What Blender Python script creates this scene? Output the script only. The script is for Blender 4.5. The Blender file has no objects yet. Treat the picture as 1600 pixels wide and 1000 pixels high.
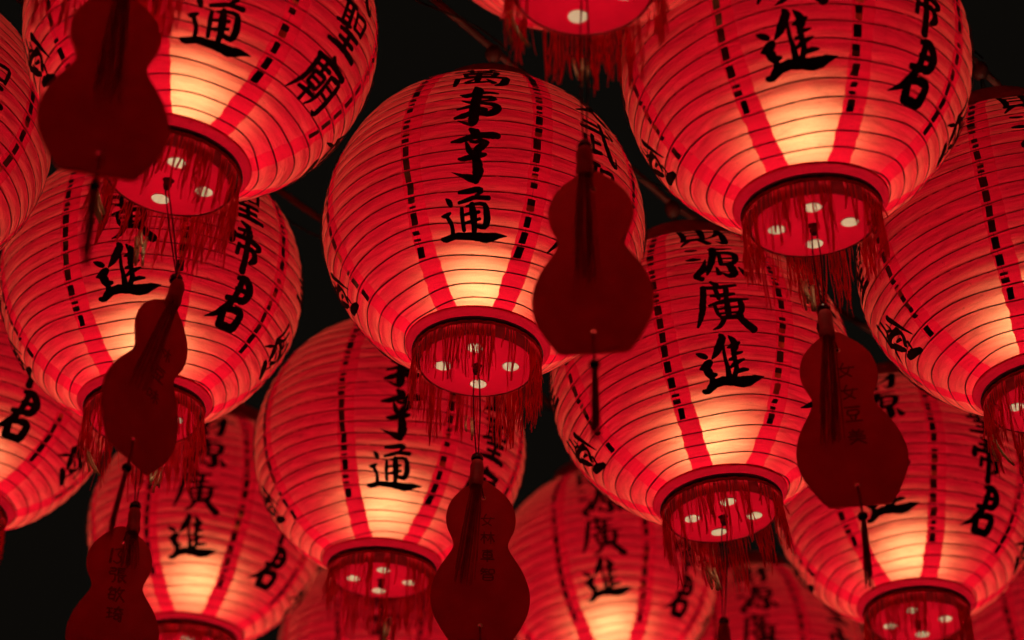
import bpy, bmesh, math, random
from mathutils import Vector, Matrix

sc = bpy.context.scene
COL = sc.collection
rad = math.radians
TAU = math.tau

# ------------------------------------------------------------------ camera, world, exposure
F_PX = 3300.0                       # focal length in pixels of the 1600 px wide photograph
PITCH = rad(34.0)
CAM = Vector((0.0, 0.0, 1.6))
cam_data = bpy.data.cameras.new('camera')
cam_data.sensor_width = 36.0
cam_data.lens = F_PX / 1600.0 * 36.0
cam_data.clip_start = 0.05
cam_data.clip_end = 200.0
cam_data.dof.use_dof = True
cam_data.dof.focus_distance = 3.75
cam_data.dof.aperture_fstop = 2.3
cam = bpy.data.objects.new('camera', cam_data)
cam.location = CAM
cam.rotation_euler = (math.pi / 2 + PITCH, 0, 0)
COL.objects.link(cam)
sc.camera = cam

world = bpy.data.worlds.new('World')
sc.world = world
world.use_nodes = True
wbg = world.node_tree.nodes['Background']
wbg.inputs['Color'].default_value = (1.0, 0.82, 0.62, 1)
wbg.inputs['Strength'].default_value = 0.0034      # night sky behind the lanterns

sc.view_settings.view_transform = 'Standard'
sc.view_settings.look = 'None'
sc.view_settings.exposure = 0.0
sc.view_settings.gamma = 1.0
sc.cycles.max_bounces = 5
sc.cycles.adaptive_threshold = 0.02
sc.cycles.diffuse_bounces = 3
sc.cycles.glossy_bounces = 2
sc.cycles.transmission_bounces = 4
sc.cycles.transparent_max_bounces = 6
sc.cycles.sample_clamp_indirect = 2.0
sc.cycles.use_denoising = True

LAMP_WATT = 4.0                    # bulb inside every lantern
LAMP_COL = (1.0, 0.76, 0.42)

FWD = Vector((0, math.cos(PITCH), math.sin(PITCH)))
UPV = Vector((0, -math.sin(PITCH), math.cos(PITCH)))
def at(px, py, depth):
    return CAM + depth * (FWD + Vector((1, 0, 0)) * ((px - 800) / F_PX) + UPV * ((500 - py) / F_PX))

# ------------------------------------------------------------------ materials
def new_mat(name):
    m = bpy.data.materials.new(name)
    m.use_nodes = True
    nt = m.node_tree
    nt.nodes.clear()
    return m, nt, nt.nodes, nt.links
def N(nodes, t, **kw):
    n = nodes.new(t)
    for k, v in kw.items():
        setattr(n, k, v)
    return n
def rgba(c): return (c[0], c[1], c[2], 1)

def cloth_material(name, trans_col, lobe_col, lobe_fac, diff_col, diff_fac, rough=0.5, ior=1.25, bump=0.35, var=(0.80, 1.10)):
    m, nt, nd, lk = new_mat(name)
    out = N(nd, 'ShaderNodeOutputMaterial')
    uv = N(nd, 'ShaderNodeUVMap')
    oi = N(nd, 'ShaderNodeObjectInfo')
    off = N(nd, 'ShaderNodeVectorMath', operation='SCALE'); off.inputs['Scale'].default_value = 37.0
    comb = N(nd, 'ShaderNodeCombineXYZ')
    for i in range(3): lk.new(oi.outputs['Random'], comb.inputs[i])
    lk.new(comb.outputs[0], off.inputs[0])
    add = N(nd, 'ShaderNodeVectorMath', operation='ADD')
    lk.new(uv.outputs[0], add.inputs[0]); lk.new(off.outputs[0], add.inputs[1])
    # long soft folds pulled along the hoops, slightly slanted
    mp = N(nd, 'ShaderNodeMapping'); mp.inputs['Scale'].default_value = (2.4, 17.0, 1.0); mp.inputs['Rotation'].default_value = (0, 0, rad(7))
    lk.new(add.outputs[0], mp.inputs['Vector'])
    n1 = N(nd, 'ShaderNodeTexNoise'); n1.inputs['Scale'].default_value = 1.0; n1.inputs['Detail'].default_value = 2.0; n1.inputs['Distortion'].default_value = 1.2
    lk.new(mp.outputs[0], n1.inputs['Vector'])
    mp2 = N(nd, 'ShaderNodeMapping'); mp2.inputs['Scale'].default_value = (2.6, 15.0, 1.0); mp2.inputs['Rotation'].default_value = (0, 0, rad(-27))
    lk.new(add.outputs[0], mp2.inputs['Vector'])
    n2 = N(nd, 'ShaderNodeTexNoise'); n2.inputs['Scale'].default_value = 1.0; n2.inputs['Detail'].default_value = 2.0; n2.inputs['Distortion'].default_value = 1.6
    lk.new(mp2.outputs[0], n2.inputs['Vector'])
    mixn = N(nd, 'ShaderNodeMath', operation='ADD')
    lk.new(n1.outputs['Fac'], mixn.inputs[0]); lk.new(n2.outputs['Fac'], mixn.inputs[1])
    # fine weave
    n3 = N(nd, 'ShaderNodeTexNoise'); n3.inputs['Scale'].default_value = 160.0; n3.inputs['Detail'].default_value = 2.0
    lk.new(add.outputs[0], n3.inputs['Vector'])
    bp = N(nd, 'ShaderNodeBump'); bp.inputs['Strength'].default_value = bump; bp.inputs['Distance'].default_value = 0.012
    lk.new(mixn.outputs[0], bp.inputs['Height'])
    # uneven dye / double thickness in the folds, whose light and dark are painted in
    mr = N(nd, 'ShaderNodeMapRange'); mr.inputs['From Min'].default_value = 0.3; mr.inputs['From Max'].default_value = 0.62
    mr.inputs['To Min'].default_value = var[0]; mr.inputs['To Max'].default_value = var[1]
    fold = N(nd, 'ShaderNodeMath', operation='MULTIPLY_ADD'); fold.inputs[1].default_value = 0.78
    half = N(nd, 'ShaderNodeMath', operation='MULTIPLY'); half.inputs[1].default_value = 0.22
    lk.new(n1.outputs['Fac'], half.inputs[0]); lk.new(n2.outputs['Fac'], fold.inputs[0]); lk.new(half.outputs[0], fold.inputs[2])
    lk.new(fold.outputs[0], mr.inputs['Value'])
    wv = N(nd, 'ShaderNodeMapRange'); wv.inputs['From Min'].default_value = 0.3; wv.inputs['From Max'].default_value = 0.7
    wv.inputs['To Min'].default_value = 0.9; wv.inputs['To Max'].default_value = 1.05
    lk.new(n3.outputs['Fac'], wv.inputs['Value'])
    mm = N(nd, 'ShaderNodeMath', operation='MULTIPLY'); lk.new(mr.outputs[0], mm.inputs[0]); lk.new(wv.outputs[0], mm.inputs[1])
    # dust specks and old water marks
    n4 = N(nd, 'ShaderNodeTexNoise'); n4.inputs['Scale'].default_value = 26.0; n4.inputs['Detail'].default_value = 6.0; n4.inputs['Roughness'].default_value = 0.7
    lk.new(add.outputs[0], n4.inputs['Vector'])
    sp = N(nd, 'ShaderNodeMapRange'); sp.inputs['From Min'].default_value = 0.62; sp.inputs['From Max'].default_value = 0.74
    sp.inputs['To Min'].default_value = 1.0; sp.inputs['To Max'].default_value = 0.62
    lk.new(n4.outputs['Fac'], sp.inputs['Value'])
    mm0 = mm
    mm = N(nd, 'ShaderNodeMath', operation='MULTIPLY'); lk.new(mm0.outputs[0], mm.inputs[0]); lk.new(sp.outputs[0], mm.inputs[1])
    def tint(col):
        v = N(nd, 'ShaderNodeVectorMath', operation='SCALE'); v.inputs[0].default_value = col
        lk.new(mm.outputs[0], v.inputs['Scale']); return v.outputs[0]
    tr = N(nd, 'ShaderNodeBsdfTranslucent'); lk.new(tint(trans_col), tr.inputs['Color']); lk.new(bp.outputs[0], tr.inputs['Normal'])
    df = N(nd, 'ShaderNodeBsdfDiffuse'); lk.new(tint(diff_col), df.inputs['Color']); lk.new(bp.outputs[0], df.inputs['Normal'])
    mx = N(nd, 'ShaderNodeMixShader'); mx.inputs[0].default_value = diff_fac
    lk.new(tr.outputs[0], mx.inputs[1]); lk.new(df.outputs[0], mx.inputs[2])
    last = mx
    if lobe_fac > 0:
        rf = N(nd, 'ShaderNodeBsdfRefraction', distribution='BECKMANN')
        rf.inputs['IOR'].default_value = ior; rf.inputs['Roughness'].default_value = rough
        lk.new(tint(lobe_col), rf.inputs['Color'])
        m2 = N(nd, 'ShaderNodeMixShader'); m2.inputs[0].default_value = lobe_fac
        lk.new(mx.outputs[0], m2.inputs[1]); lk.new(rf.outputs[0], m2.inputs[2]); last = m2
    lk.new(last.outputs[0], out.inputs['Surface'])
    return m

def perforated_mat(name, col, trans_col, open_fac):
    m = simple_mat(name, col, rough=0.5, trans=0.97, trans_col=trans_col)
    nd, lk = m.node_tree.nodes, m.node_tree.links
    out = [n for n in nd if n.type == 'OUTPUT_MATERIAL'][0]
    src = out.inputs['Surface'].links[0].from_socket
    tp = N(nd, 'ShaderNodeBsdfTransparent')
    mx = N(nd, 'ShaderNodeMixShader'); mx.inputs[0].default_value = open_fac
    lk.new(src, mx.inputs[1]); lk.new(tp.outputs[0], mx.inputs[2]); lk.new(mx.outputs[0], out.inputs['Surface'])
    return m

def simple_mat(name, col, rough=0.6, metal=0.0, trans=0.0, trans_col=None, emit=None, emit_s=0.0, noise=0.0, noise_scale=60, spec=0.4):
    m, nt, nd, lk = new_mat(name)
    out = N(nd, 'ShaderNodeOutputMaterial')
    p = N(nd, 'ShaderNodeBsdfPrincipled')
    p.inputs['Roughness'].default_value = rough; p.inputs['Metallic'].default_value = metal
    p.inputs['Specular IOR Level'].default_value = spec
    tc = N(nd, 'ShaderNodeTexCoord')
    nz = N(nd, 'ShaderNodeTexNoise'); nz.inputs['Scale'].default_value = noise_scale; nz.inputs['Detail'].default_value = 4
    lk.new(tc.outputs['Object'], nz.inputs['Vector'])
    mr = N(nd, 'ShaderNodeMapRange'); mr.inputs['From Min'].default_value = 0.3; mr.inputs['From Max'].default_value = 0.7
    mr.inputs['To Min'].default_value = 1 - noise; mr.inputs['To Max'].default_value = 1 + noise * 0.5
    lk.new(nz.outputs['Fac'], mr.inputs['Value'])
    v = N(nd, 'ShaderNodeVectorMath', operation='SCALE'); v.inputs[0].default_value = col
    lk.new(mr.outputs[0], v.inputs['Scale']); lk.new(v.outputs[0], p.inputs['Base Color'])
    if emit:
        p.inputs['Emission Color'].default_value = rgba(emit); p.inputs['Emission Strength'].default_value = emit_s
    last = p
    if trans > 0:
        tr = N(nd, 'ShaderNodeBsdfTranslucent'); vt = N(nd, 'ShaderNodeVectorMath', operation='SCALE'); vt.inputs[0].default_value = trans_col or col
        lk.new(mr.outputs[0], vt.inputs['Scale']); lk.new(vt.outputs[0], tr.inputs['Color'])
        mx = N(nd, 'ShaderNodeMixShader'); mx.inputs[0].default_value = trans
        lk.new(p.outputs[0], mx.inputs[1]); lk.new(tr.outputs[0], mx.inputs[2]); last = mx
    lk.new(last.outputs[0], out.inputs['Surface'])
    return m

MAT = {}
MAT['cloth'] = cloth_material('red_lantern_cloth', (0.84, 0.0085, 0.050), (1.0, 0.55, 0.33), 0.105, (0.62, 0.007, 0.036), 0.25, rough=0.92, ior=1.47, bump=0.32)
MAT['seam'] = cloth_material('doubled_red_cloth', (0.86, 0.007, 0.045), (1, 0.3, 0.1), 0.0, (0.5, 0.005, 0.016), 0.3, bump=0.2, var=(0.88, 1.05))
MAT['band'] = cloth_material('red_collar_cloth', (0.50, 0.005, 0.030), (1, 0.3, 0.1), 0.0, (0.55, 0.006, 0.015), 0.5, bump=0.2, var=(0.85, 1.05))
MAT['ink'] = simple_mat('black_ink', (0.006, 0.006, 0.006), rough=0.75, noise=0.3, spec=0.2)
MAT['foil'] = simple_mat('dark_gold_foil', (0.05, 0.02, 0.012), rough=0.3, metal=0.7, noise=0.4)  # gold foil with a darkened base colour
MAT['foil_glint'] = simple_mat('glinting_foil', (0.75, 0.22, 0.12), rough=0.35, metal=0.9, noise=0.3)  # bright copy of the foil; its glints are put into the colour
MAT['wire'] = simple_mat('dark_red_wire', (0.14, 0.004, 0.006), rough=0.6, noise=0.2)
MAT['rim'] = simple_mat('black_rim', (0.012, 0.008, 0.008), rough=0.5)
MAT['wall'] = simple_mat('dark_red_card', (0.25, 0.008, 0.012), rough=0.7, trans=0.15, trans_col=(0.4, 0.01, 0.02), noise=0.2)
MAT['plate'] = simple_mat('red_plastic_plate', (0.45, 0.008, 0.018), rough=0.5, trans=0.62, trans_col=(0.52, 0.003, 0.026), noise=0.08)
MAT['vent'] = perforated_mat('white_plastic_vent', (0.7, 0.68, 0.62), (0.95, 1.0, 1.0), 0.62)      # finely perforated sheet
MAT['fringe'] = simple_mat('red_silk_thread', (1.0, 0.025, 0.06), rough=0.7, trans=0.65, trans_col=(1.0, 0.02, 0.06), noise=0.3, noise_scale=25, spec=0.15)
MAT['lit_tip'] = simple_mat('cream_lit_thread', (1.0, 0.80, 0.48), rough=0.45, trans=0.45, trans_col=(1.0, 0.80, 0.48), noise=0.2, noise_scale=200)  # thread tips catching vent light, the brightness put into a cream colour
MAT['card'] = simple_mat('red_painted_tag', (0.70, 0.030, 0.050), rough=0.6, trans=0.6, trans_col=(0.82, 0.034, 0.066), noise=0.22, noise_scale=11, spec=0.25)
MAT['rivet'] = simple_mat('brass_rivet', (0.8, 0.3, 0.15), rough=0.35, metal=0.8)
MAT['bead'] = simple_mat('black_glossy_bead', (0.015, 0.01, 0.01), rough=0.15, spec=0.6)
MAT['cord'] = simple_mat('dark_red_cord', (0.16, 0.008, 0.012), rough=0.7)
MAT['tassel'] = simple_mat('deep_red_tassel', (0.50, 0.020, 0.034), rough=0.7, trans=0.5, trans_col=(0.6, 0.02, 0.04), noise=0.35, noise_scale=40)
MAT['pen'] = simple_mat('faded_pen_ink', (0.18, 0.010, 0.016), rough=0.6, trans=0.5, trans_col=(0.40, 0.016, 0.03), noise=0.4, noise_scale=120)
MAT['pole'] = simple_mat('weathered_red_pole', (0.10, 0.016, 0.014), rough=0.6, noise=0.4, noise_scale=14)
MAT['bulb'] = simple_mat('lit_frosted_bulb', (0.8, 0.8, 0.75), rough=0.4, emit=LAMP_COL, emit_s=30.0)

# ------------------------------------------------------------------ object helpers
def mesh_from(name, verts, faces, mat, smooth=True, uvs=None):
    me = bpy.data.meshes.new(name)
    me.from_pydata([tuple(v) for v in verts], [], faces)
    if uvs:
        ul = me.uv_layers.new(name='UVMap')
        for lp in me.loops:
            ul.data[lp.index].uv = uvs[lp.vertex_index]
    me.materials.append(mat)
    if smooth:
        me.polygons.foreach_set('use_smooth', [True] * len(me.polygons))
    me.update()
    return me
def put(name, me, parent=None, kind=None, label=None):
    o = bpy.data.objects.new(name, me)
    COL.objects.link(o)
    o.parent = parent
    if kind: o['kind'] = kind
    if label: o['label'] = label
    return o
def thing(name, label, cat, group=None):
    o = bpy.data.objects.new(name, None)
    o.empty_display_size = 0.05
    COL.objects.link(o)
    o['label'] = label; o['category'] = cat
    if group: o['group'] = group
    return o

class Geo:
    def __init__(s): s.v = []; s.f = []
    def tape(s, pts, w, ang, twist=0.0):
        pts = [Vector(p) for p in pts]; n = len(pts); base = len(s.v)
        for i, p in enumerate(pts):
            a = ang + twist * i / n
            u = Vector((math.cos(a), math.sin(a), 0)) * (w[i] if isinstance(w, (list, tuple)) else w)
            s.v += [p - u, p + u]
        for i in range(n - 1):
            q = base + i * 2
            s.f.append((q, q + 1, q + 3, q + 2))
    def tube(s, pts, r, sides=6, close=False, caps=True):
        pts = [Vector(p) for p in pts]; n = len(pts); base = len(s.v)
        rr = r if isinstance(r, (list, tuple)) else [r] * n
        prev = None
        for i, p in enumerate(pts):
            a = pts[(i - 1) % n] if (close or i > 0) else p
            b = pts[(i + 1) % n] if (close or i < n - 1) else p
            t = (b - a).normalized()
            if prev is None:
                h = Vector((0, 0, 1)) if abs(t.z) < 0.9 else Vector((1, 0, 0))
                u = t.cross(h).normalized()
            else:
                u = (prev - t * prev.dot(t)).normalized()
            prev = u
            w = t.cross(u)
            for k in range(sides):
                a2 = TAU * k / sides
                s.v.append(p + (u * math.cos(a2) + w * math.sin(a2)) * rr[i])
        m = n if close else n - 1
        for i in range(m):
            j = (i + 1) % n
            for k in range(sides):
                k2 = (k + 1) % sides
                s.f.append((base + i * sides + k, base + i * sides + k2, base + j * sides + k2, base + j * sides + k))
        if caps and not close:
            s.f.append(tuple(base + k for k in range(sides))[::-1])
            s.f.append(tuple(base + (n - 1) * sides + k for k in range(sides)))
    def lathe(s, prof, seg=48):
        base = len(s.v)
        for (r, z) in prof:
            for k in range(seg):
                a = TAU * k / seg
                s.v.append(Vector((r * math.sin(a), -r * math.cos(a), z)))
        for i in range(len(prof) - 1):
            for k in range(seg):
                k2 = (k + 1) % seg
                s.f.append((base + i * seg + k, base + i * seg + k2, base + (i + 1) * seg + k2, base + (i + 1) * seg + k))
    def ball(s, c, r, su=12, sv=8, sz=1.0):
        base = len(s.v); c = Vector(c)
        for i in range(sv + 1):
            p = math.pi * i / sv
            for k in range(su):
                a = TAU * k / su
                s.v.append(c + Vector((r * math.sin(p) * math.cos(a), r * math.sin(p) * math.sin(a), r * sz * math.cos(p))))
        for i in range(sv):
            for k in range(su):
                k2 = (k + 1) % su
                s.f.append((base + i * su + k, base + (i + 1) * su + k, base + (i + 1) * su + k2, base + i * su + k2))
    def mesh(s, name, mat, smooth=True): return mesh_from(name, s.v, s.f, mat, smooth)

# ------------------------------------------------------------------ lantern body shape
R = 0.30
B = 0.985 * R
PHI0 = math.acos(0.422)              # latitude where the cloth meets the collars
TURNS = 24.0
DPHI = 2 * PHI0 / TURNS
ZC = 0.94 * R                       # body centre above the bottom ring (the origin of a lantern)
RING = 0.372 * R
SAG = 0.0075 * R

def wob(th, ph): return 0.13 * math.sin(3 * th + 5 * ph) + 0.10 * math.sin(2 * th - 9 * ph + 1.0) + 0.05 * math.sin(7 * th + 3 * ph)
def dent(th, ph): return R * math.cos(ph) * (0.006 * math.sin(2 * th + 1.3 + ph) + 0.004 * math.sin(5 * th + 4 * ph) + 0.003 * math.sin(3 * th - 7 * ph))
def sfrac(th, ph): return (ph + PHI0) / DPHI - th / TAU + wob(th, ph)
def surf(th, ph, off=0.0, sag=True):
    d = off - (SAG * abs(math.sin(math.pi * sfrac(th, ph))) if sag else 0.0)
    d += dent(th, ph)
    cp, sp = math.cos(ph), math.sin(ph)
    nx, nz = cp / R, sp / B
    l = math.hypot(nx, nz)
    r = R * cp + d * nx / l
    z = B * sp + d * nz / l
    return Vector((r * math.sin(th), -r * math.cos(th), z + ZC))

rng = random.Random(7)
SEAM_W = 0.064 * R
def seam_half(k, side, ph):
    # ragged hand-glued edge, stepping a little at every hoop
    q = (ph + PHI0) / DPHI
    i = math.floor(q)
    r1 = random.Random(k * 977 + side * 131 + int(i)).uniform(-1, 1)
    r2 = random.Random(k * 977 + side * 131 + int(i) + 1).uniform(-1, 1)
    f = q - i
    return (SEAM_W * (1 + 0.10 * (r1 * (1 - f) + r2 * f)) + 0.002 * R * math.sin(q * 7.3 + k)) / (R * math.cos(ph))

ROWS = int(TURNS * 6)
def panel_mesh(k):
    c = TAU / 8 * k
    cols = 14
    v, uv, f = [], [], []
    for i in range(ROWS + 1):
        ph = -PHI0 + 2 * PHI0 * i / ROWS
        a = c - TAU / 16 + seam_half((k - 1) % 8, 1, ph)
        b = c + TAU / 16 - seam_half(k, 0, ph)
        for j in range(cols + 1):
            th = a + (b - a) * j / cols
            v.append(surf(th, ph)); uv.append(((th - c) * math.cos(ph) + k * 3.0, ph))
    for i in range(ROWS):
        for j in range(cols):
            q = i * (cols + 1) + j
            f.append((q, q + 1, q + cols + 2, q + cols + 1))
    return mesh_from('panel', v, f, MAT['cloth'], True, uv)
def seam_mesh(k):
    c = TAU / 8 * k + TAU / 16
    cols = 4
    v, uv, f = [], [], []
    for i in range(ROWS + 1):
        ph = -PHI0 + 2 * PHI0 * i / ROWS
        a = c - seam_half(k, 0, ph); b = c + seam_half(k, 1, ph)
        for j in range(cols + 1):
            th = a + (b - a) * j / cols
            v.append(surf(th, ph)); uv.append(((th - c) * math.cos(ph) + k * 3.0, ph))
    for i in range(ROWS):
        for j in range(cols):
            q = i * (cols + 1) + j
            f.append((q, q + 1, q + cols + 2, q + cols + 1))
    return mesh_from('seam', v, f, MAT['seam'], True, uv)
def ribbon_mesh(k):
    """one crumpled foil ribbon: broad where it lies flat between the hoops, pinched to a thread where it folds"""
    rg = random.Random(50 + k)
    c = TAU / 8 * k + TAU / 16
    v, f, rows = [], [], []
    i0 = int((rad(-46) + PHI0) / DPHI)
    def row(ph, x, w, lift): rows.append((ph, x, w, lift))
    for i in range(i0, int(TURNS) - 1):
        s0 = -PHI0 + (i + c / TAU) * DPHI
        s0 -= wob(c, s0) * DPHI
        x = -0.026 * R + 0.006 * R * math.sin(i * 0.7 + k)
        w = 0.0215 * R * rg.uniform(0.85, 1.1)
        a, b = 0.10 + rg.uniform(0, 0.08), 0.90 - rg.uniform(0, 0.1)
        up = (i - i0) / (TURNS - i0)
        cuts = [(a, b)]
        if rg.random() < 0.2 + 0.55 * up:
            m = rg.uniform(0.4, 0.6); h = rg.uniform(0.05, 0.12)
            cuts = [(a, m - h), (m + h, b)]
            if rg.random() < 0.3: cuts.pop(rg.randrange(2))
        for (p, q) in cuts:
            sl = rg.uniform(-0.006, 0.006) * R
            li = rg.uniform(0.0, 0.006) * R
            row(s0 + (p - 0.012) * DPHI, x, 0.0012 * R, 0)
            row(s0 + p * DPHI, x, w, 0)
            row(s0 + (p * 0.5 + q * 0.5) * DPHI, x + sl * 0.5, w, li)
            row(s0 + q * DPHI, x + sl, w, 0)
            row(s0 + (q + 0.012) * DPHI, x + sl, 0.0012 * R, 0)
    for (ph, x, w, li) in rows:
        for e in (-1, 1):
            th = c + (x + e * w) / (R * math.cos(ph))
            v.append(surf(th, ph, 0.0065 * R + li))
    for i in range(len(rows) - 1):
        q = i * 2
        f.append((q, q + 1, q + 3, q + 2))
    me = mesh_from('foil_ribbon', v, f, MAT['foil'], False)
    me.materials.append(MAT['foil_glint'])
    i = 0
    while i < len(f):
        if rg.random() < 0.13:
            me.polygons[i].material_index = 1  # random faces take the painted glint colour
        i += 1
    return me
def spiral_mesh():
    g = Geo()
    pts = []
    n = int(TURNS * 72)
    for i in range(n + 1):
        q = TURNS * i / n
        th = TAU * (q % 1.0)
        ph = -PHI0 + q * DPHI
        for _ in range(6): ph = -PHI0 + (q - wob(th, ph)) * DPHI
        ph = max(-PHI0, min(PHI0, ph))
        pts.append(surf(TAU * q, min(ph, PHI0), -0.0036 * R, False))
    g.tube(pts, 0.0044 * R, 5)
    return g.mesh('wire_spiral', MAT['wire'])

# ------------------------------------------------------------------ brush lettering (x right, y down, width per point)
G = {}
G['tong'] = (0.380, 0.320, [
 [(395,165,60),(520,150,85),(690,120,90),(725,150,70),(640,215,40)], [(395,312,55),(560,262,70),(640,238,70),(840,240,75)],
 [(440,385,55),(455,560,65),(482,705,60)], [(505,365,35),(640,330,50),(770,335,75),(805,440,95),(812,570,95),(770,650,80),(685,645,60)],
 [(590,320,70),(610,480,110),(625,600,90),(628,730,80)], [(480,482,45),(700,440,50)], [(480,602,45),(712,535,50)],
 [(200,240,25),(250,290,85),(283,355,50)], [(138,482,25),(210,482,85),(272,445,40)], [(235,510,60),(300,630,60),(312,750,60)],
 [(140,798,45),(220,815,100),(350,775,95),(560,778,110),(800,800,145),(950,760,100),(1105,748,15)]])
G['jin'] = (0.420, 0.370, [
 [(55,318,25),(130,355,85),(192,388,60)], [(92,532,30),(170,510,130),(235,450,100)], [(190,560,120),(240,630,110),(315,632,50)], [(250,640,70),(262,740,90)],
 [(390,85,45),(420,135,115),(380,235,120),(330,330,95),(262,418,20)], [(428,250,40),(440,400,50),(465,520,60),(485,670,90)],
 [(505,105,20),(560,170,90),(590,240,110),(570,310,90)], [(480,275,20),(560,250,90),(655,205,40)], [(560,300,70),(570,420,70),(592,560,70),(560,660,80)],
 [(540,372,45),(620,352,55),(690,335,25)], [(500,440,40),(560,425,55),(600,410,30)], [(505,548,40),(600,480,70),(705,435,35)], [(580,612,55),(690,580,65),(758,575,35)],
 [(125,835,55),(195,845,100),(260,770,125),(400,725,125),(550,738,130),(720,740,150),(850,692,100),(978,663,12)]])
G['wan'] = (0.340, 0.330, [
 [(8,18,6),(30,15,9),(60,13,8),(94,12,5)], [(32,3,10),(36,26,6)], [(68,2,9),(61,26,7)], [(24,31,7),(28,53,7)], [(24,32,6),(50,29,8),(75,29,10),(70,53,8)],
 [(28,42,6),(70,41,5)], [(28,53,6),(70,52,6)], [(48,27,9),(48,60,9),(46,86,8)], [(14,62,8),(13,80,8),(11,99,5)], [(14,64,6),(50,59,8),(84,58,9),(92,62,11),(88,88,12),(76,97,4)],
 [(46,66,6),(28,86,6),(50,84,7),(70,80,6)], [(62,70,4),(74,86,9)]])
G['shi'] = (0.270, 0.385, [
 [(395,400,40),(430,470,115),(418,600,100),(402,800,112),(395,940,105),(372,1000,60)], [(195,942,15),(330,985,45),(390,985,50)],
 [(200,553,25),(285,572,85),(380,540,65),(560,505,52),(698,518,28)], [(480,592,50),(600,590,60),(655,615,60),(560,645,35),(470,660,30)],
 [(228,652,20),(330,682,45),(480,690,45),(640,702,65),(705,750,95),(620,832,90),(480,842,70)], [(175,788,28),(330,748,55),(400,730,60)], [(460,772,65),(560,785,45)],
 [(150,908,40),(260,880,75),(400,820,55)]])
G['heng'] = (0.290, 0.375, [
 [(465,125,55),(540,180,125),(600,230,60)], [(200,335,35),(330,318,80),(480,262,90),(650,228,100),(800,218,115),(885,228,90)],
 [(418,345,30),(450,430,70),(490,500,80),(560,525,60)], [(480,330,50),(560,342,60),(640,318,80),(735,345,55),(640,410,110),(570,480,100)],
 [(315,602,35),(400,602,80),(540,562,90),(640,545,90),(712,528,45)], [(565,575,105),(592,700,130),(605,830,130),(572,952,55)], [(590,910,120),(480,880,95),(370,848,50),(222,793,8)]])
G['yuan'] = (0.370, 0.330, [
 [(172,262,18),(225,268,26),(275,270,14)], [(155,358,15),(220,360,36),(283,362,20)], [(332,368,8),(280,460,52),(205,508,40)], [(205,508,40),(262,535,45)],
 [(385,272,20),(500,268,26),(612,258,12)], [(430,262,50),(400,360,52),(350,450,40),(315,505,14)], [(475,310,30),(560,308,40),(625,330,50),(592,405,40),(480,422,30)],
 [(470,300,30),(470,425,35)], [(480,370,20),(590,362,20)], [(545,420,60),(572,500,62),(520,522,40),(448,490,8)], [(418,448,15),(430,505,38)], [(628,448,15),(685,505,50)]])
G['guang'] = (0.370, 0.380, [
 [(435,548,25),(490,592,50)], [(335,602,25),(480,612,40),(672,595,25)], [(362,600,50),(335,740,52),(310,850,50),(260,962,22)], [(415,692,25),(520,692,40),(645,680,25)],
 [(470,635,40),(490,725,35)], [(572,628,45),(560,735,40)], [(385,782,20),(560,748,42),(772,732,15)], [(440,780,32),(460,860,32),(500,905,20)], [(560,730,50),(560,895,50)],
 [(692,760,50),(692,830,52),(640,892,30)], [(450,822,20),(690,802,22)], [(480,862,20),(680,852,22)], [(490,902,35),(690,885,40)], [(520,900,40),(470,970,36),(398,998,10)], [(650,890,40),(720,950,62),(795,1005,65)]])
G['cai'] = (0.380, 0.330, [
 [(9,8,6),(12,40,9),(10,73,7)], [(9,11,6),(30,8,8),(44,9,10),(42,72,8)], [(12,30,6),(40,29,6)], [(12,48,6),(40,47,6)], [(6,73,7),(46,70,7)], [(18,74,8),(2,97,3)], [(34,74,7),(49,93,11)],
 [(50,31,7),(74,27,9),(99,24,7)], [(75,2,10),(78,50,11),(76,90,10),(62,84,2)], [(74,32,9),(64,56,7),(46,74,2)]])
G['jun'] = (0.270, 0.370, [
 [(180,680,22),(240,674,42),(290,722,46),(270,780,40),(238,802,25)], [(188,737,24),(275,735,26)], [(145,802,28),(220,792,36),(272,787,30)],
 [(215,690,36),(200,780,36),(165,850,42),(120,900,30),(62,934,6)], [(160,845,30),(166,945,46)], [(165,862,30),(235,850,38),(280,858,42),(264,942,46)], [(160,948,42),(265,948,42)]])
G['di'] = (0.270, 0.370, [
 [(176,322,16),(228,350,42)], [(160,384,22),(245,370,26)], [(202,395,16),(190,428,16)], [(252,388,16),(246,428,14)], [(132,415,36),(122,475,40)], [(135,432,24),(230,430,30),(314,452,36),(285,486,15)],
 [(176,478,26),(168,545,26)], [(180,490,20),(265,488,30),(290,535,42),(258,574,20)], [(225,365,30),(228,500,36),(224,646,40)]])
G['sheng'] = (0.280, 0.310, [
 [(6,13,6),(26,10,8),(50,9,7)], [(18,10,7),(17,54,7)], [(38,8,8),(38,62,8)], [(18,26,5),(38,25,5)], [(18,39,5),(38,38,5)], [(2,57,6),(26,52,8),(48,49,6)],
 [(56,14,7),(58,46,7)], [(56,17,6),(80,13,8),(92,16,8),(86,46,7)], [(58,45,6),(88,43,6)], [(20,65,7),(52,61,9),(84,60,8)], [(26,79,7),(78,76,8)], [(52,62,9),(52,94,10)], [(2,96,7),(50,92,10),(98,93,9)]])
G['wu'] = (0.300, 0.320, [
 [(12,14,7),(50,11,8)], [(4,33,7),(40,28,9),(82,23,7)], [(30,46,8),(30,86,8)], [(32,63,7),(52,60,7)], [(12,54,7),(13,88,7)], [(2,95,7),(30,88,10),(54,82,7)],
 [(58,1,9),(68,50,11),(82,84,12),(97,93,7),(98,70,2)], [(78,5,5),(94,20,10)]])
G['wen'] = (0.30, 0.32, [[(44,0,8),(54,14,11)], [(4,28,8),(50,23,10),(97,22,9)], [(70,26,10),(52,62,10),(2,98,3)], [(24,30,7),(52,66,11),(78,88,14),(99,94,5)]])
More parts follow.
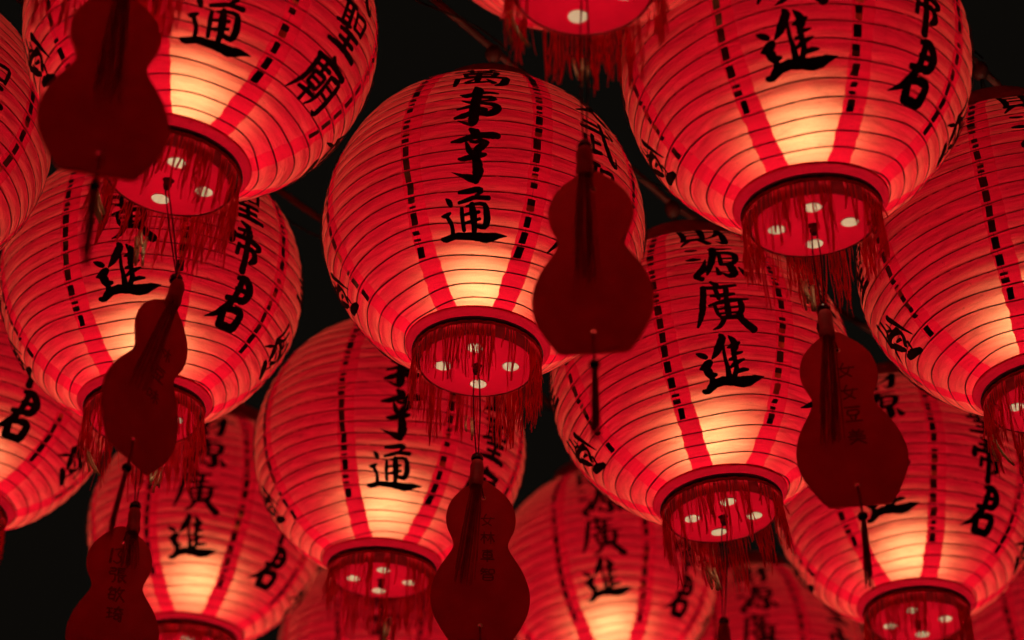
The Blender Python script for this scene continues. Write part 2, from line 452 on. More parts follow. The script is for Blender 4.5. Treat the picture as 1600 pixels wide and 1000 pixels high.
G['miao'] = (0.320, 0.330, [
 [(44,0,7),(54,11,10)], [(10,15,7),(50,12,9),(94,13,9)], [(16,14,9),(15,60,9),(1,99,3)], [(22,29,6),(56,26,7)], [(38,18,7),(38,42,7)], [(26,42,6),(26,66,6)], [(26,43,6),(53,41,7),(52,66,6)],
 [(27,54,5),(52,53,5)], [(26,66,6),(52,66,6)], [(18,82,6),(57,77,7)], [(38,66,7),(38,99,7)], [(64,28,7),(64,74,7),(54,98,3)], [(64,29,6),(80,26,8),(92,28,9),(91,90,10),(79,94,3)], [(66,46,5),(88,45,5)], [(66,62,5),(88,61,5)]])
G['guan'] = (0.290, 0.340, [
 [(6,3,8),(6,98,8)], [(6,5,6),(40,4,8),(40,34,7)], [(8,19,5),(38,18,5)], [(8,34,5),(40,33,5)], [(60,4,7),(60,34,7)], [(60,5,6),(94,4,8),(94,94,9),(82,93,3)], [(62,19,5),(92,18,5)], [(62,34,5),(92,33,5)],
 [(30,42,5),(20,54,6),(34,56,5),(20,68,6),(38,70,5)], [(68,42,5),(58,54,6),(74,56,5),(58,68,6),(78,70,5)], [(32,76,6),(32,92,6)], [(44,70,7),(42,98,5)], [(58,70,7),(58,98,6)], [(32,86,5),(70,84,5),(70,74,5)]])
def shear(st): return [[(x + 0.42 * (y - 200), y, w) for x, y, w in s] for s in st]
G['fa'] = (0.36, 0.37, shear([
 [(385,195,50),(330,330,46),(225,485,52)], [(452,235,40),(390,370,42),(285,445,40)], [(545,305,75),(522,480,52),(488,680,15)], [(230,480,60),(350,450,52),(470,505,75)],
 [(250,480,72),(255,600,72),(282,695,50)], [(470,505,60),(430,600,52),(325,685,50)], [(66,675,14),(150,610,42),(222,558,30)], [(330,555,26),(385,592,42)], [(190,768,55),(260,800,95),(345,865,55)],
 [(385,680,42),(325,765,26)], [(398,380,30),(442,425,30),(475,325,22)], [(300,520,20),(300,640,24)]]))
# thin pen handwriting on the gourd tags
def pen(w, *strokes): return [[(x, y, w) for x, y in s] for s in strokes]
P = {}
P['one'] = (0.25, 1, pen(11, [(50,0),(46,100)]))
P['three'] = (0.5, 1, pen(11, [(10,10),(70,5),(45,42),(80,70),(45,98),(5,85)]))
P['seven'] = (0.5, 1, pen(11, [(5,20),(8,5),(85,3),(50,100)]))
P['zhang'] = (1, 1, pen(10, [(12,10),(38,10),(38,28),(12,28),(12,46),(38,46),(36,84),(26,90)], [(54,8),(54,50)], [(54,10),(88,10)], [(54,23),(84,23)], [(54,36),(84,36)], [(46,50),(96,50)], [(60,50),(60,90),(74,80)], [(88,56),(72,68)], [(70,62),(98,92)]))
P['min'] = (1, 1, pen(10, [(22,6),(8,26)], [(16,18),(48,18)], [(18,30),(12,74),(44,74)], [(18,30),(46,30),(40,88)], [(6,52),(50,52)], [(68,6),(54,36)], [(62,24),(96,22)], [(86,24),(52,92)], [(62,40),(98,92)]))
P['qi'] = (1, 1, pen(10, [(6,16),(36,16)], [(8,44),(34,44)], [(4,74),(40,66)], [(20,16),(20,70)], [(48,20),(96,20)], [(72,4),(50,42)], [(72,22),(92,40)], [(44,48),(98,48)], [(52,60),(52,80),(74,80),(74,60),(52,60)], [(88,48),(88,94),(76,90)]))
P['lin'] = (1, 1, pen(10, [(4,30),(48,28)], [(26,6),(26,96)], [(26,32),(4,70)], [(28,36),(46,60)], [(52,30),(98,28)], [(74,6),(74,96)], [(74,32),(52,74)], [(76,34),(98,80)]))
P['wei'] = (1, 1, pen(10, [(6,30),(6,70),(32,68),(32,30),(6,30)], [(48,26),(88,24)], [(40,48),(98,46)], [(68,6),(68,96)], [(66,50),(42,82)], [(70,50),(96,82)]))
P['dou'] = (1, 1, pen(10, [(10,10),(90,10)], [(24,28),(24,54),(76,54),(76,28),(24,28)], [(34,62),(40,82)], [(66,62),(58,82)], [(6,92),(96,90)]))
P['nv'] = (1, 1, pen(10, [(40,6),(24,50),(76,92)], [(72,30),(54,70),(14,92)], [(6,40),(96,36)]))
P['mei'] = (1, 1, pen(10, [(32,4),(40,16)], [(68,4),(58,16)], [(14,20),(86,20)], [(20,34),(80,34)], [(8,48),(92,48)], [(50,20),(50,48)], [(12,66),(90,64)], [(50,50),(48,70),(12,96)], [(52,68),(92,96)]))
P['zhi'] = (1, 1, pen(10, [(20,4),(8,24)], [(14,14),(48,14)], [(6,30),(52,30)], [(30,14),(28,34),(8,52)], [(32,34),(48,50)], [(60,14),(60,44),(90,44),(90,14),(60,14)], [(24,58),(24,96),(78,96),(78,58),(24,58)], [(24,77),(78,77)]))
P['che'] = (1, 1, pen(10, [(20,12),(80,12)], [(26,26),(26,64),(74,64),(74,26),(26,26)], [(26,45),(74,45)], [(10,80),(92,78)], [(50,4),(50,98)]))

def catmull(pts, step):
    if len(pts) == 2:
        p = [pts[0], tuple((a + b) / 2 for a, b in zip(*pts)), pts[1]]
    else: p = list(pts)
    out = []
    ext = [tuple(2 * a - b for a, b in zip(p[0], p[1]))] + p + [tuple(2 * a - b for a, b in zip(p[-1], p[-2]))]
    for i in range(1, len(ext) - 2):
        p0, p1, p2, p3 = ext[i - 1:i + 3]
        n = max(2, int(math.hypot(p2[0] - p1[0], p2[1] - p1[1]) / step))
        for j in range(n):
            t = j / n
            out.append(tuple(0.5 * ((2 * b) + (-a + c) * t + (2 * a - 5 * b + 4 * c - d) * t * t + (-a + 3 * b - 3 * c + d) * t ** 3)
                             for a, b, c, d in zip(p0, p1, p2, p3)))
    out.append(tuple(p[-1]))
    return out
def glyph_strips(strokes, W, H, seed, rough=0.10):
    """outline strips of every stroke, in glyph space scaled to W x H, centred; returns list of [(left, mid, right)]"""
    m = 0.4
    x0 = min(x - w * m for s in strokes for x, y, w in s); x1 = max(x + w * m for s in strokes for x, y, w in s)
    y0 = min(y - w * m for s in strokes for x, y, w in s); y1 = max(y + w * m for s in strokes for x, y, w in s)
    sx, sy = W / max(1e-6, x1 - x0), H / max(1e-6, y1 - y0)
    sw = (sx * sy) ** 0.5
    rg = random.Random(seed)
    res = []
    for s in strokes:
        q = [((x - (x0 + x1) / 2) * sx, (y - (y0 + y1) / 2) * sy, w * sw) for x, y, w in s]
        c = catmull(q, W * 0.045)
        # rounded ends
        def cap(a, b):
            dx, dy = a[0] - b[0], a[1] - b[1]
            l = math.hypot(dx, dy) or 1.0
            e = a[2] * 0.32
            return [(a[0] + dx / l * e, a[1] + dy / l * e, a[2] * 0.35), (a[0] + dx / l * e * 0.6, a[1] + dy / l * e * 0.6, a[2] * 0.78)]
        head = cap(c[0], c[1]); tail = cap(c[-1], c[-2])
        c = head + c + tail[::-1]
        strip = []
        for i, (x, y, w) in enumerate(c):
            a = c[max(0, i - 1)]; b = c[min(len(c) - 1, i + 1)]
            tx, ty = b[0] - a[0], b[1] - a[1]
            l = math.hypot(tx, ty) or 1.0
            nx, ny = -ty / l, tx / l
            h = w / 2
            hl = h * (1 + rg.uniform(-rough, rough)); hr = h * (1 + rg.uniform(-rough, rough))
            strip.append(((x + nx * hl, y + ny * hl), (x, y), (x - nx * hr, y - ny * hr)))
        res.append(strip)
    return res
def strips_to_mesh(name, strips, place, mat):
    v, f = [], []
    for si, st in enumerate(strips):
        base = len(v)
        for tri in st:
            for (x, y) in tri: v.append(place(x, y, si))
        for i in range(len(st) - 1):
            q = base + i * 3
            f.append((q, q + 1, q + 4, q + 3)); f.append((q + 1, q + 2, q + 5, q + 4))
    return mesh_from(name, v, f, mat, True)
def char_mesh(key, k, phc, dx=0.0):
    W, H, st = G[key]
    if key in ('wan', 'cai', 'wen', 'sheng', 'wu', 'miao', 'guan'): st = [[(x, y, w * 1.3) for x, y, w in q] for q in st]
    elif key in ('shi', 'heng', 'yuan', 'guang', 'jun', 'di'): st = [[(x, y, w * 1.14) for x, y, w in q] for q in st]
    strips = glyph_strips(st, W * R, H * R, k * 31 + int(phc * 100))
    c = TAU / 8 * k
    def place(x, y, si):
        ph = phc - y / R
        th = c + (x + dx * R) / (R * math.cos(ph))
        return surf(th, ph, 0.0085 * R + si * 0.00012 * R, False)
    return strips_to_mesh('character', strips, place, MAT['ink'])

TEXTS = {0: [('cai', 35.5), ('yuan', 15.0), ('guang', -5.2), ('jin', -26.5)],
         1: [('guan', 31), ('sheng', 10.5), ('di', -10), ('jun', -31)],
         2: [('sheng', -3), ('fa', -33)],
         4: [('wan', 30.5), ('shi', 10), ('heng', -11.8), ('tong', -32.4)],
         5: [('wen', 28), ('wu', 8.5), ('sheng', -11.5), ('miao', -32)],
         6: [('sheng', -3), ('fa', -33)]}
print('meshes...')
PANEL = [panel_mesh(k) for k in range(8)]
SEAM = [seam_mesh(k) for k in range(8)]
RIBBON = [ribbon_mesh(k) for k in range(8)]
CHARS = {k: [char_mesh(g, k, rad(p)) for g, p in t] for k, t in TEXTS.items()}
SPIRAL = spiral_mesh()

# collars, rims, base plate ------------------------------------------------------------
def lathe_mesh(name, prof, mat, seg=64, uv=False):
    g = Geo(); g.lathe(prof, seg)
    uvs = [((i % seg) / seg * 2.4, prof[i // seg][1] / R) for i in range(len(g.v))] if uv else None
    return mesh_from(name, g.v, g.f, mat, True, uvs)
rb, zb = R * math.cos(PHI0), -B * math.sin(PHI0) + ZC
BAND_LOW = lathe_mesh('collar', [(rb + 0.004 * R, zb + 0.012 * R), (rb + 0.010 * R, zb), (rb - 0.018 * R, zb - 0.030 * R), (RING + 0.012 * R, 0.016 * R), (RING + 0.004 * R, 0.004 * R)], MAT['band'], uv=True)
zt = B * math.sin(PHI0) + ZC
ZT = 2 * ZC
BAND_TOP = lathe_mesh('top_collar', [(rb + 0.004 * R, zt - 0.012 * R), (rb + 0.008 * R, zt), (rb - 0.018 * R, zt + 0.030 * R), (RING + 0.012 * R, ZT - 0.016 * R), (RING + 0.004 * R, ZT + 0.02 * R), (RING - 0.002 * R, ZT + 0.105 * R), (RING - 0.02 * R, ZT + 0.11 * R), (RING - 0.03 * R, ZT + 0.0)], MAT['wall'], uv=True)
def ring_mesh(name, r, z, t, mat, seg=72):
    g = Geo()
    g.tube([(r * math.sin(TAU * i / seg), -r * math.cos(TAU * i / seg), z) for i in range(seg)], t, 8, close=True)
    return g.mesh(name, mat)
RIM = ring_mesh('rim', RING + 0.002 * R, -0.002 * R, 0.017 * R, MAT['rim'])
WALL = lathe_mesh('base_wall', [(RING - 0.022 * R, -0.012 * R), (RING - 0.024 * R, -0.092 * R), (RING - 0.030 * R, -0.096 * R), (RING - 0.036 * R, -0.090 * R)], MAT['wall'])
VENT_R = 0.049 * R
VENT_C = [(0.198 * R * math.sin(a), -0.198 * R * math.cos(a)) for a in (0, TAU / 4, TAU / 2, 3 * TAU / 4)]
def holed_disc(name, outer, holes, z0, z1, mat, seg=72, hseg=24):
    bm = bmesh.new()
    def loop(cx, cy, r, n, z): 
        vs = [bm.verts.new((cx + r * math.cos(TAU * i / n), cy + r * math.sin(TAU * i / n), z)) for i in range(n)]
        return vs, [bm.edges.new((vs[i], vs[(i + 1) % n])) for i in range(n)]
    loops0 = []; e = []
    for (cx, cy, r, n) in [(0, 0, outer, seg)] + holes:
        vs, es = loop(cx, cy, r, n, z0); loops0.append(vs); e += es
    bmesh.ops.triangle_fill(bm, edges=e, use_beauty=True)
    if z1 > z0:                                     # a folded edge round the sheet and its holes
        top = {}
        for vs in loops0:
            for v in vs: top[v] = bm.verts.new((v.co.x, v.co.y, z1))
            for i in range(len(vs)):
                a, b = vs[i], vs[(i + 1) % len(vs)]
                bm.faces.new((a, b, top[b], top[a]))
    bmesh.ops.recalc_face_normals(bm, faces=bm.faces)
    me = bpy.data.meshes.new(name); bm.to_mesh(me); bm.free()
    me.materials.append(mat)
    return me
PLATE = holed_disc('base_plate', RING - 0.037 * R, [(x, y, VENT_R, 24) for x, y in VENT_C], -0.090 * R, -0.078 * R, MAT['plate'])
VENT = holed_disc('vent', VENT_R * 1.04, [(x * 0.30 * VENT_R, y * 0.30 * VENT_R, 0.055 * VENT_R, 6) for x in (-2, -1, 0, 1, 2) for y in (-2, -1, 0, 1, 2) if x * x + y * y <= 5], -0.094 * R, -0.0905 * R, MAT['vent'], seg=24)
g = Geo(); g.lathe([(0.001, -0.15 * R), (0.016 * R, -0.148 * R), (0.024 * R, -0.12 * R), (0.02 * R, -0.10 * R), (0.034 * R, -0.0905 * R)], 14); NUB = g.mesh('cord_knob', MAT['cord'])

# fringe ----------------------------------------------------------------------------------
def fringe_meshes(seed):
    rg = random.Random(seed)
    g, lit_tip = Geo(), Geo()
    clumps = []
    a = 0
    while a < TAU:
        clumps.append((a, rg.uniform(0.27, 0.44), rg.random()))
        a += rg.uniform(0.06, 0.2)
    lit_spots = [TAU / 4 * q + rg.uniform(-0.25, 0.25) for q in rg.choice([(2,), (2, 1), (2, 3), (1, 2, 3), (2, 3)])]  # spots under the vents where tips are coloured as if lit
    rw = RING + 0.004 * R
    n = 430
    for i in range(n):
        a0 = TAU * (i + rg.uniform(-0.5, 0.5)) / n
        cl = min(clumps, key=lambda c: abs((c[0] - a0 + math.pi) % TAU - math.pi))
        if cl[2] < 0.38 and rg.random() < 0.75: continue
        da = ((cl[0] - a0 + math.pi) % TAU - math.pi) * rg.uniform(-0.1, 0.5) + rg.gauss(0, 0.03)
        L = cl[1] * R * (rg.uniform(0.8, 1.12) if rg.random() < 0.7 else rg.uniform(0.35, 0.9))
        isg = any(abs((s - a0 + math.pi) % TAU - math.pi) < 0.15 for s in lit_spots) and rg.random() < 0.34
        out = rg.uniform(-0.03, 0.03) * R 
        curl = rg.uniform(0.04, 0.12) * R if isg else 0.0
        ph1, am = rg.uniform(0, TAU), rg.uniform(0.002, 0.012) * R
        pts, rr = [], []
        m = 7
        th0 = rg.uniform(0.0024, 0.0050) * R
        if isg: L = rg.uniform(0.36, 0.46) * R
        for j in range(m + 1):
            t = j / m
            aa = a0 + da * t ** 1.3 + am / rw * math.sin(ph1 + t * 7) * t
            r = rw + 0.007 * R * math.sin(min(1, t * 4) * math.pi / 2) + out * t * t - curl * t ** 2.6 + am * 0.7 * math.cos(ph1 * 2 + t * 5) * t
            pts.append(Vector((r * math.sin(aa), -r * math.cos(aa), -0.018 * R - L * t)))
            rr.append(th0 * (0.85 + 0.3 * t) if j < m else th0 * 0.7)
        if isg:
            g.tape(pts[:5], rr[:5], a0 + rg.uniform(-0.8, 0.8), rg.uniform(-1, 1))
            lit_tip.tube(pts[4:], 0.0075 * R, 5)
        else:
            g.tape(pts, rr, a0 + rg.uniform(-0.8, 0.8), rg.uniform(-1, 1))
    # woven heading the threads are knotted to
    seg = 90
    pts = [((rw + 0.003 * R) * math.sin(TAU * i / seg), -(rw + 0.003 * R) * math.cos(TAU * i / seg), -0.024 * R + 0.003 * R * math.sin(i * 2.1)) for i in range(seg)]
    g.tube(pts, 0.009 * R, 5, close=True)
    return g.mesh('fringe', MAT['fringe']), lit_tip.mesh('lit_fringe', MAT['lit_tip'])
FRINGES = [fringe_meshes(100 + i) for i in range(5)]

# hook, bulb
g = Geo()
for s in (-1, 1):
    g.tube([(s * (RING - 0.02 * R), 0, ZT + 0.07 * R), (s * 0.18 * R, 0, ZT + 0.17 * R), (s * 0.02 * R, 0, ZT + 0.25 * R), (0, 0, ZT + 0.53 * R)], 0.006 * R, 5)
HOOK = g.mesh('hanging_wire', MAT['rim'])
BULB_Z = ZC - 0.42 * R
g = Geo(); g.ball((0, 0, BULB_Z), 0.026, 14, 10, 1.1); BULB = g.mesh('light_bulb', MAT['bulb'])
MAT['bulb'].cycles.emission_sampling = 'NONE'      # its light is carried by the point lamp around it
lamp_data = bpy.data.lights.new('bulb_light', 'POINT')
lamp_data.energy = LAMP_WATT
lamp_data.color = LAMP_COL
lamp_data.shadow_soft_size = 0.034

ROOTS = {}
def lantern(key, px, py, rpx, lean, pitch, spin, front, label, power=1.0, fr=0, world_pos=None):
    depth = F_PX * R / rpx - ZC * math.sin(PITCH)      # rpx is the body's radius, px py the bottom ring
    p = world_pos if world_pos is not None else at(px, py, depth)
    t = thing('paper_lantern', label, 'lantern', 'red cloth lanterns hung in rows')
    face = -math.atan2(p.x - CAM.x, p.y - CAM.y)
    rz = Matrix.Rotation(face + rad(spin) - TAU / 8 * front, 4, 'Z')
    tilt = Matrix.Rotation(rad(lean), 4, 'Y') @ Matrix.Rotation(rad(pitch), 4, 'X')
    rv = random.Random(key)
    t.matrix_world = Matrix.Translation(p) @ tilt @ rz @ Matrix.Diagonal((rv.uniform(0.985, 1.015), rv.uniform(0.985, 1.015), rv.uniform(0.99, 1.01), 1))
    ROOTS[key] = (p, tilt)
    for k in range(8):
        pn = put('panel', PANEL[k], t)
        for me in CHARS.get(k, []): put('character', me, pn)
        s = put('seam', SEAM[k], t)
        put('foil_ribbon', RIBBON[k], s)
    put('wire_spiral', SPIRAL, t)
    put('collar', BAND_LOW, t); put('top_collar', BAND_TOP, t); put('rim', RIM, t); put('base_wall', WALL, t)
    bp = put('base_plate', PLATE, t)
    for (x, y) in VENT_C:
        v = put('vent', VENT, bp); v.location = (x, y, 0)
    put('cord_knob', NUB, bp)
    f1, f2 = FRINGES[fr % len(FRINGES)]
    for nm, fm in (('fringe', f1), ('lit_fringe', f2)):
        fo = put(nm, fm, t, 'stuff'); fo.rotation_euler = (0, 0, TAU / 8 * front)
    put('hanging_wire', HOOK, t)
    b = put('light_bulb', BULB, t)
    ld = lamp_data
    if power != 1.0:
        ld = lamp_data.copy(); ld.energy = LAMP_WATT * power
    lo = bpy.data.objects.new('bulb_light', ld); COL.objects.link(lo)
    lo.parent = t; lo.location = (0, 0, BULB_Z)
    return t

#        key   px    py   Rpx lean pitch spin front label
lantern('L6', 746, 552, 250, 2, 0, -3, 4, 'sharp central lantern whose front panel shows four stacked black characters', 1.0, 0)
lantern('L9', 1268, 330, 275, -2, 6, 1, 0, 'large lantern at upper right with a wide open fringe and white vents', 0.88, 1)
lantern('L1', 268, 261, 275, 6, 3, 10, 4, 'large lantern at upper left partly hidden by a blurred dark gourd tag', 0.9, 2)
lantern('L3', 226, 639, 232, -2, 3, -12, 0, 'lantern at left centre behind a tilted gourd tag, below the upper left lantern', 1.0, 3)
lantern('L7', 597, 888, 212, 2, 5, 4, 4, 'lantern directly below the central lantern, its fringe near the bottom edge', 1.0, 4)
lantern('L11', 1127, 788, 235, -5, 0, 10, 0, 'leaning lantern right of centre with cream-lit threads in its fringe', 1.0, 1)
lantern('L10', 1636, 612, 255, -3, 3, 16, 0, 'lantern cut off by the right edge at mid height', 0.85, 3)
lantern('L12', 1432, 955, 205, 1, -1, -7, 0, 'lantern at lower right behind a gourd tag with a hanging tassel', 1.0, 0)
lantern('L5', 298, 995, 186, 4, 5, -5, 0, 'soft-focus lantern at lower left beside a numbered gourd tag', 1.1, 2)
lantern('L13', 960, 1058, 176, -4, 0, 0, 0, 'blurred lantern at the bottom right of the central gourd tag, its base below the frame', 1.15, 4)
lantern('L8', 912, -38, 300, 0, 0, 10, 0, 'lantern cut off by the top edge so only base and fringe show', 0.9, 3)
lantern('L2', -245, 400, 262, 4, 0, 32, 2, 'lantern at the far upper left edge, only its right flank in view', 0.75, 1)
lantern('L4', -75, 800, 212, 3, 0, -25, 0, 'lantern cut off by the left edge below the mid left lantern', 1.0, 0)
lantern('L15', 585, 1170, 166, 2, 0, 0, 4, 'dim blurred lantern at the bottom edge behind the fringe of another', 1.0, 1)
lantern('L14', 1215, 1190, 165, -4, 0, 0, 0, 'dim blurred lantern at the bottom edge between two brighter lanterns', 0.95, 2)
lantern('L16', 1690, 1150, 172, -4, 0, 0, 0, 'dim lantern in the lower right corner, only its upper left flank in view', 0.95, 3)

# unseen above the frame: the first carries the blurred tag, the rest are added fill
lantern('N0', 0, 0, 300, 0, 0, 12, 0, 'lantern just above the top left of the frame that carries the blurred tag', 1.0, 0, Vector((-0.575, 2.23, 3.78)))
lantern('N1', 0, 0, 300, 0, 0, 5, 4, 'added fill lantern above the top right of the frame, nearer than the upper right lantern', 1.0, 1, Vector((0.70, 1.95, 3.80)))
lantern('N2', 0, 0, 300, 0, 0, -8, 0, 'added fill lantern above the top centre of the frame, nearest to the viewer', 1.0, 2, Vector((0.05, 1.55, 3.82)))
lantern('N3', 0, 0, 300, 0, 0, 20, 4, 'added fill lantern beyond the upper right corner of the frame', 1.0, 3, Vector((1.30, 2.35, 3.80)))

# ------------------------------------------------------------------ poles the lanterns hang from
def pole(keys, label):
    pts = []
    for k in keys:
        p, tilt = ROOTS[k]
        pts.append(p + (tilt @ Vector((0, 0, ZT + 0.53 * R))))
    a, b = pts[0], pts[-1]
    d = (b - a).normalized()
    ext = 0.45
    path = [a - d * ext] + pts + [b + d * ext]
    g = Geo()
    fine = []
    for i in range(len(path) - 1):
        for j in range(6): fine.append(path[i].lerp(path[i + 1], j / 6))
    fine.append(path[-1])
    g.tube(fine, 0.0075, 8)
    o = put('support_pole', g.mesh('support_pole', MAT['pole']))
    o['label'] = label; o['category'] = 'pole'; o['group'] = 'poles the lanterns hang from'
    for p in pts:                                   # junction box over every lantern
        g = Geo(); g.ball(p + Vector((0.0, 0, -0.012)), 0.017, 10, 8, 1.25)
        put('junction_box', g.mesh('junction_box', MAT['pole']), o)
    # loose power lead looping from box to box
    g = Geo(); line = []
    for i in range(len(pts) - 1):
        for j in range(12):
            t = j / 12
            line.append(pts[i].lerp(pts[i + 1], t) + Vector((0.01, 0, 0.02 - 0.09 * math.sin(math.pi * t) ** 2)))
    line.append(pts[-1] + Vector((0.01, 0, 0.02)))
    g.tube(line, 0.0022, 6)
    put('power_lead', g.mesh('power_lead', MAT['rim']), o)
    return o
pole(['L8', 'L9', 'L10'], 'dim pole above the upper right lantern, seen past its right side')
pole(['L1', 'L6', 'L11', 'L12'], 'dim reddish pole running behind the top of the central lantern')
pole(['L3', 'L7', 'L13'], 'dim pole in the dark gap between the upper left and central lanterns')

# ------------------------------------------------------------------ gourd tags
def gourd_outline():
    half = [(0.0, 0.0), (0.012, -0.002), (0.024, -0.012), (0.040, -0.026), (0.054, -0.045), (0.061, -0.066), (0.0625, -0.085), (0.059, -0.104),
            (0.052, -0.121), (0.0485, -0.134), (0.051, -0.146), (0.060, -0.162), (0.072, -0.183), (0.081, -0.205), (0.0865, -0.228), (0.087, -0.250), (0.083, -0.272),
            (0.075, -0.292), (0.064, -0.312), (0.053, -0.329), (0.048, -0.334), (0.040, -0.335)]
    half = [(p[0], p[1] * 0.965) for p in catmull([(x, y, 0) for x, y in half], 0.006)]
    return half + [(-x, y) for x, y in reversed(half[1:])]
def plaque_mesh():
    o = gourd_outline(); n = len(o); T = 0.0018
    bm = bmesh.new()
    fr = [bm.verts.new((x, -T, y)) for x, y in o]; bk = [bm.verts.new((x, T, y)) for x, y in o]
    edges = [bm.edges.new((fr[i], fr[(i + 1) % n])) for i in range(n)]
    for hz in (-0.036, -0.288):                        # two eyelet holes
        hv = [bm.verts.new((0.0036 * math.cos(TAU * i / 12) + (0.004 if hz > -0.1 else 0), -T, hz + 0.0036 * math.sin(TAU * i / 12))) for i in range(12)]
        edges += [bm.edges.new((hv[i], hv[(i + 1) % 12])) for i in range(12)]
    bmesh.ops.triangle_fill(bm, edges=edges, use_beauty=True)      # moulded front with a turned-back edge, open at the back
    for i in range(n): bm.faces.new((fr[i], bk[i], bk[(i + 1) % n], fr[(i + 1) % n]))
    bmesh.ops.recalc_face_normals(bm, faces=bm.faces)
    me = bpy.data.meshes.new('plaque'); bm.to_mesh(me); bm.free(); me.materials.append(MAT['card'])
    return me
PLAQUE = plaque_mesh()
g = Geo(); g.tube([(0.0040 * math.cos(TAU * i / 14), -0.0018, 0.0040 * math.sin(TAU * i / 14)) for i in range(14)], 0.0009, 6, close=True); RIVET = g.mesh('eyelet', MAT['rivet'])
g = Geo(); g.ball((0, 0, 0), 0.0115, 16, 10, 0.95); BEAD = g.mesh('bead', MAT['bead'])
g = Geo(); g.ball((0, 0, 0), 0.0082, 14, 8, 0.95); BEAD2 = g.mesh('lower_bead', MAT['bead'])
def tassel_mesh(seed, L, top_r, bot_r, n, th):
    rg = random.Random(seed); g = Geo()
    for i in range(n):
        a = rg.uniform(0, TAU); q = rg.random() ** 0.5
        ll = L * rg.uniform(0.75, 1.05); w = rg.uniform(-0.3, 0.3)
        pts = []
        for j in range(7):
            t = j / 6
            r = (top_r + (bot_r - top_r) * t ** 0.8) * q
            pts.append((r * math.cos(a + w * t), 0.5 * r * math.sin(a + w * t), -ll * t))
        g.tube(pts, th, 4, caps=False)
    return g.mesh('tassel', MAT['tassel'])
g = Geo(); g.lathe([(0.001, 0.0), (0.010, -0.002), (0.0125, -0.012), (0.012, -0.030), (0.0135, -0.046), (0.012, -0.056)], 16); KNOT = g.mesh('tassel_head', MAT['tassel'])
TASSELS = [tassel_mesh(20 + i, 0.20, 0.010, 0.022, 34, 0.0007) for i in range(3)]
TASSELS2 = [tassel_mesh(40 + i, 0.12, 0.004, 0.007, 26, 0.0009) for i in range(3)]

def pen_mesh(key, W, H):
    kw, kh, st = P[key]
    strips = glyph_strips(st, W * kw, H * kh, 5, 0.2)
    return strips_to_mesh('character', strips, lambda x, y, si: Vector((x, -0.0024 - si * 0.00004, -y)), MAT['pen'])

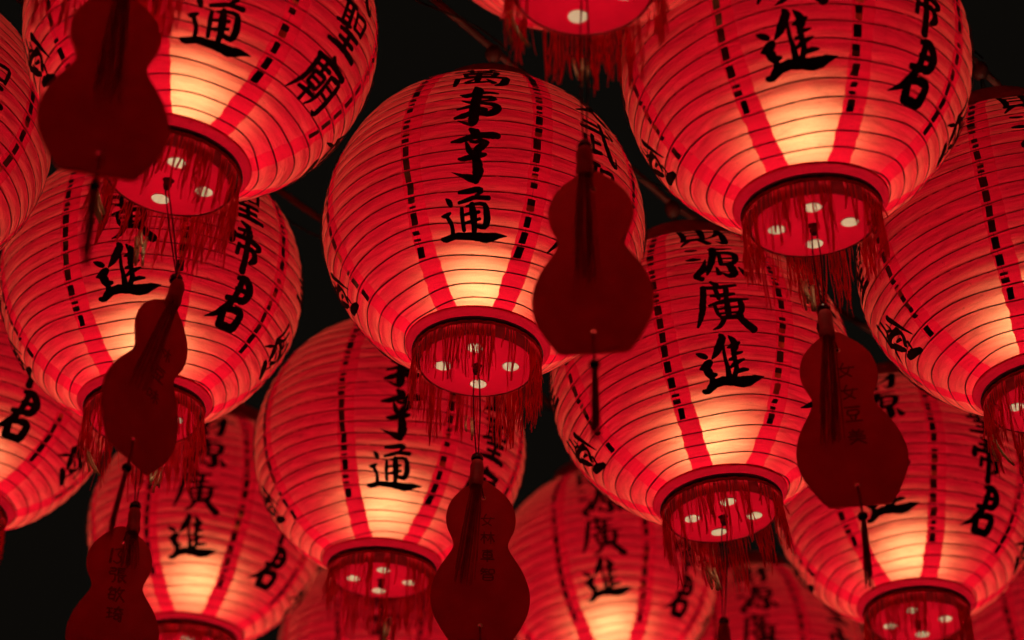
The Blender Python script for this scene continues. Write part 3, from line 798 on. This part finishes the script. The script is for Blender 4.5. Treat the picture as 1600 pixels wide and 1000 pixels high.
def gourd_tag(px, py, depth, yaw, roll, label, from_key=None, cord_top=None, writing=(), wx=0.0, wz=-0.09, wstep=0.042, wsize=0.020, swing=0.0, nod=0.0, tassel_dx=-0.008, seed=0, cord_up=0.2, tl=1.0):
    """(px, py): where the top of the plaque stands in the photograph"""
    p = at(px, py, depth)
    t = thing('gourd_tag', label, 'gourd tag', 'red gourd tags hung under the lanterns')
    face = -math.atan2(p.x, p.y)
    M = Matrix.Translation(p) @ Matrix.Rotation(rad(roll), 4, 'Y') @ Matrix.Rotation(rad(nod), 4, 'X') @ Matrix.Rotation(face + rad(yaw), 4, 'Z')
    t.matrix_world = M
    pl = put('plaque', PLAQUE, t)
    r1 = put('eyelet', RIVET, pl); r1.location = (0.004, 0, -0.036)
    r2 = put('eyelet', RIVET, pl); r2.location = (0.0, 0, -0.288)
    z = wz
    for row in writing:
        tot = sum(P[k][0] for k in row) * wsize * 1.15
        x = wx - tot / 2
        for k in row:
            w = P[k][0] * wsize * 1.15
            c = put('character', pen_mesh(k, wsize * 1.15, wsize * 1.15), pl); c.location = (x + w / 2, 0, z)
            x += w
        z -= wstep
    hx = tassel_dx
    bead_z = 0.045
    bd = put('bead', BEAD, t); bd.location = (hx, -0.004, bead_z)
    kn = put('tassel_head', KNOT, t); kn.location = (hx, -0.012, bead_z - 0.010)
    kn.rotation_euler = (rad(-4), rad(swing * 0.5), 0)
    ts = put('tassel', TASSELS[seed % 3], t, 'stuff'); ts.location = (hx, -0.014, bead_z - 0.058)
    ts.rotation_euler = (rad(-2), rad(swing), 0); ts.scale = (1, 1, tl)
    lb = put('lower_bead', BEAD2, t); lb.location = (0.0, -0.006, -0.345)
    lt = put('lower_tassel', TASSELS2[seed % 3], t, 'stuff'); lt.location = (0.0, -0.006, -0.351)
    lt.rotation_euler = (0, rad(-roll * 0.6 + swing * 0.3), 0)
    lc = Geo(); lc.tube([(0, -0.003, -0.291), (0, -0.007, -0.315), (0, -0.006, -0.340)], 0.0022, 6)
    put('lower_cord', lc.mesh('lower_cord', MAT['tassel']), t)
    # twin cord from the lantern's base plate
    inv = M.inverted()
    if from_key:
        q, tilt = ROOTS[from_key]
        top = inv @ (q + (tilt @ Vector((0, 0, -0.14 * R))))
    else:
        top = inv @ (p + Vector((0, 0, cord_up)))
    g = Geo()
    for s in (-1, 1):
        a = top + Vector((s * 0.004, 0, 0)); b = Vector((hx + s * 0.002, -0.004, bead_z + 0.008))
        mid = a.lerp(b, 0.5) + Vector((s * 0.003, 0, 0))
        g.tube([a, a.lerp(mid, 0.5) + Vector((s * 0.001, 0, 0)), mid, mid.lerp(b, 0.6), b], 0.0013, 5)
    # loop that carries the plaque
    g.tube([(hx, -0.004, bead_z - 0.01), (hx * 0.6, -0.006, 0.01), (0.004, -0.003, -0.033)], 0.0011, 5)
    put('cord', g.mesh('cord', MAT['cord']), t)
    return t

def depth_of(rpx): return F_PX * R / rpx - ZC * math.sin(PITCH)
gourd_tag(752, 752, depth_of(250) + 0.02, 4, 0, 'gourd tag hanging under the central lantern, in front of the bottom right of another lantern', 'L6',
          writing=[('nv',), ('lin',), ('che',), ('zhi',)], wx=0.012, wz=-0.080, wstep=0.036, wsize=0.022, seed=0, swing=6)
gourd_tag(921, 268, depth_of(300) + 0.0, -3, 0, 'out-of-focus gourd tag covering the right flank of the central lantern', 'L8', seed=1, tassel_dx=-0.006)
gourd_tag(268, 474, depth_of(275) + 0.02, 46, 6, 'gourd tag turned sideways in front of the left centre lantern', 'L1',
          writing=[('lin',), ('dou',), ('wei',)], wx=0.014, wz=-0.10, wstep=0.044, wsize=0.024, seed=2, nod=-8, swing=8)
gourd_tag(192, 823, depth_of(232) + 0.02, 0, -1, 'gourd tag at lower left with a number and three pen characters', 'L3',
          writing=[('one', 'three', 'seven'), ('zhang',), ('min',), ('qi',)], wx=0.000, wz=-0.066, wstep=0.041, wsize=0.029, seed=0, tassel_dx=0.020, tl=0.4)
gourd_tag(1300, 520, depth_of(275) + 0.02, 6, -3, 'gourd tag at right with a dangling lower tassel, hung from the upper right lantern', 'L9',
          writing=[('nv',), ('nv',), ('dou',), ('mei',)], wx=0.012, wz=-0.075, wstep=0.042, wsize=0.025, seed=1, swing=6)
gourd_tag(190, -12, 2.95, 3, 0, 'large dark blurred gourd tag in front of the upper left lantern', 'N0', seed=2, tassel_dx=0.0)
gourd_tag(1133, 1003, depth_of(214) + 0.02, 0, 0, 'gourd tag below the leaning lantern, only bead and tassel above the bottom edge', 'L11', seed=0, tassel_dx=0.0)
print('objects', len(bpy.data.objects))
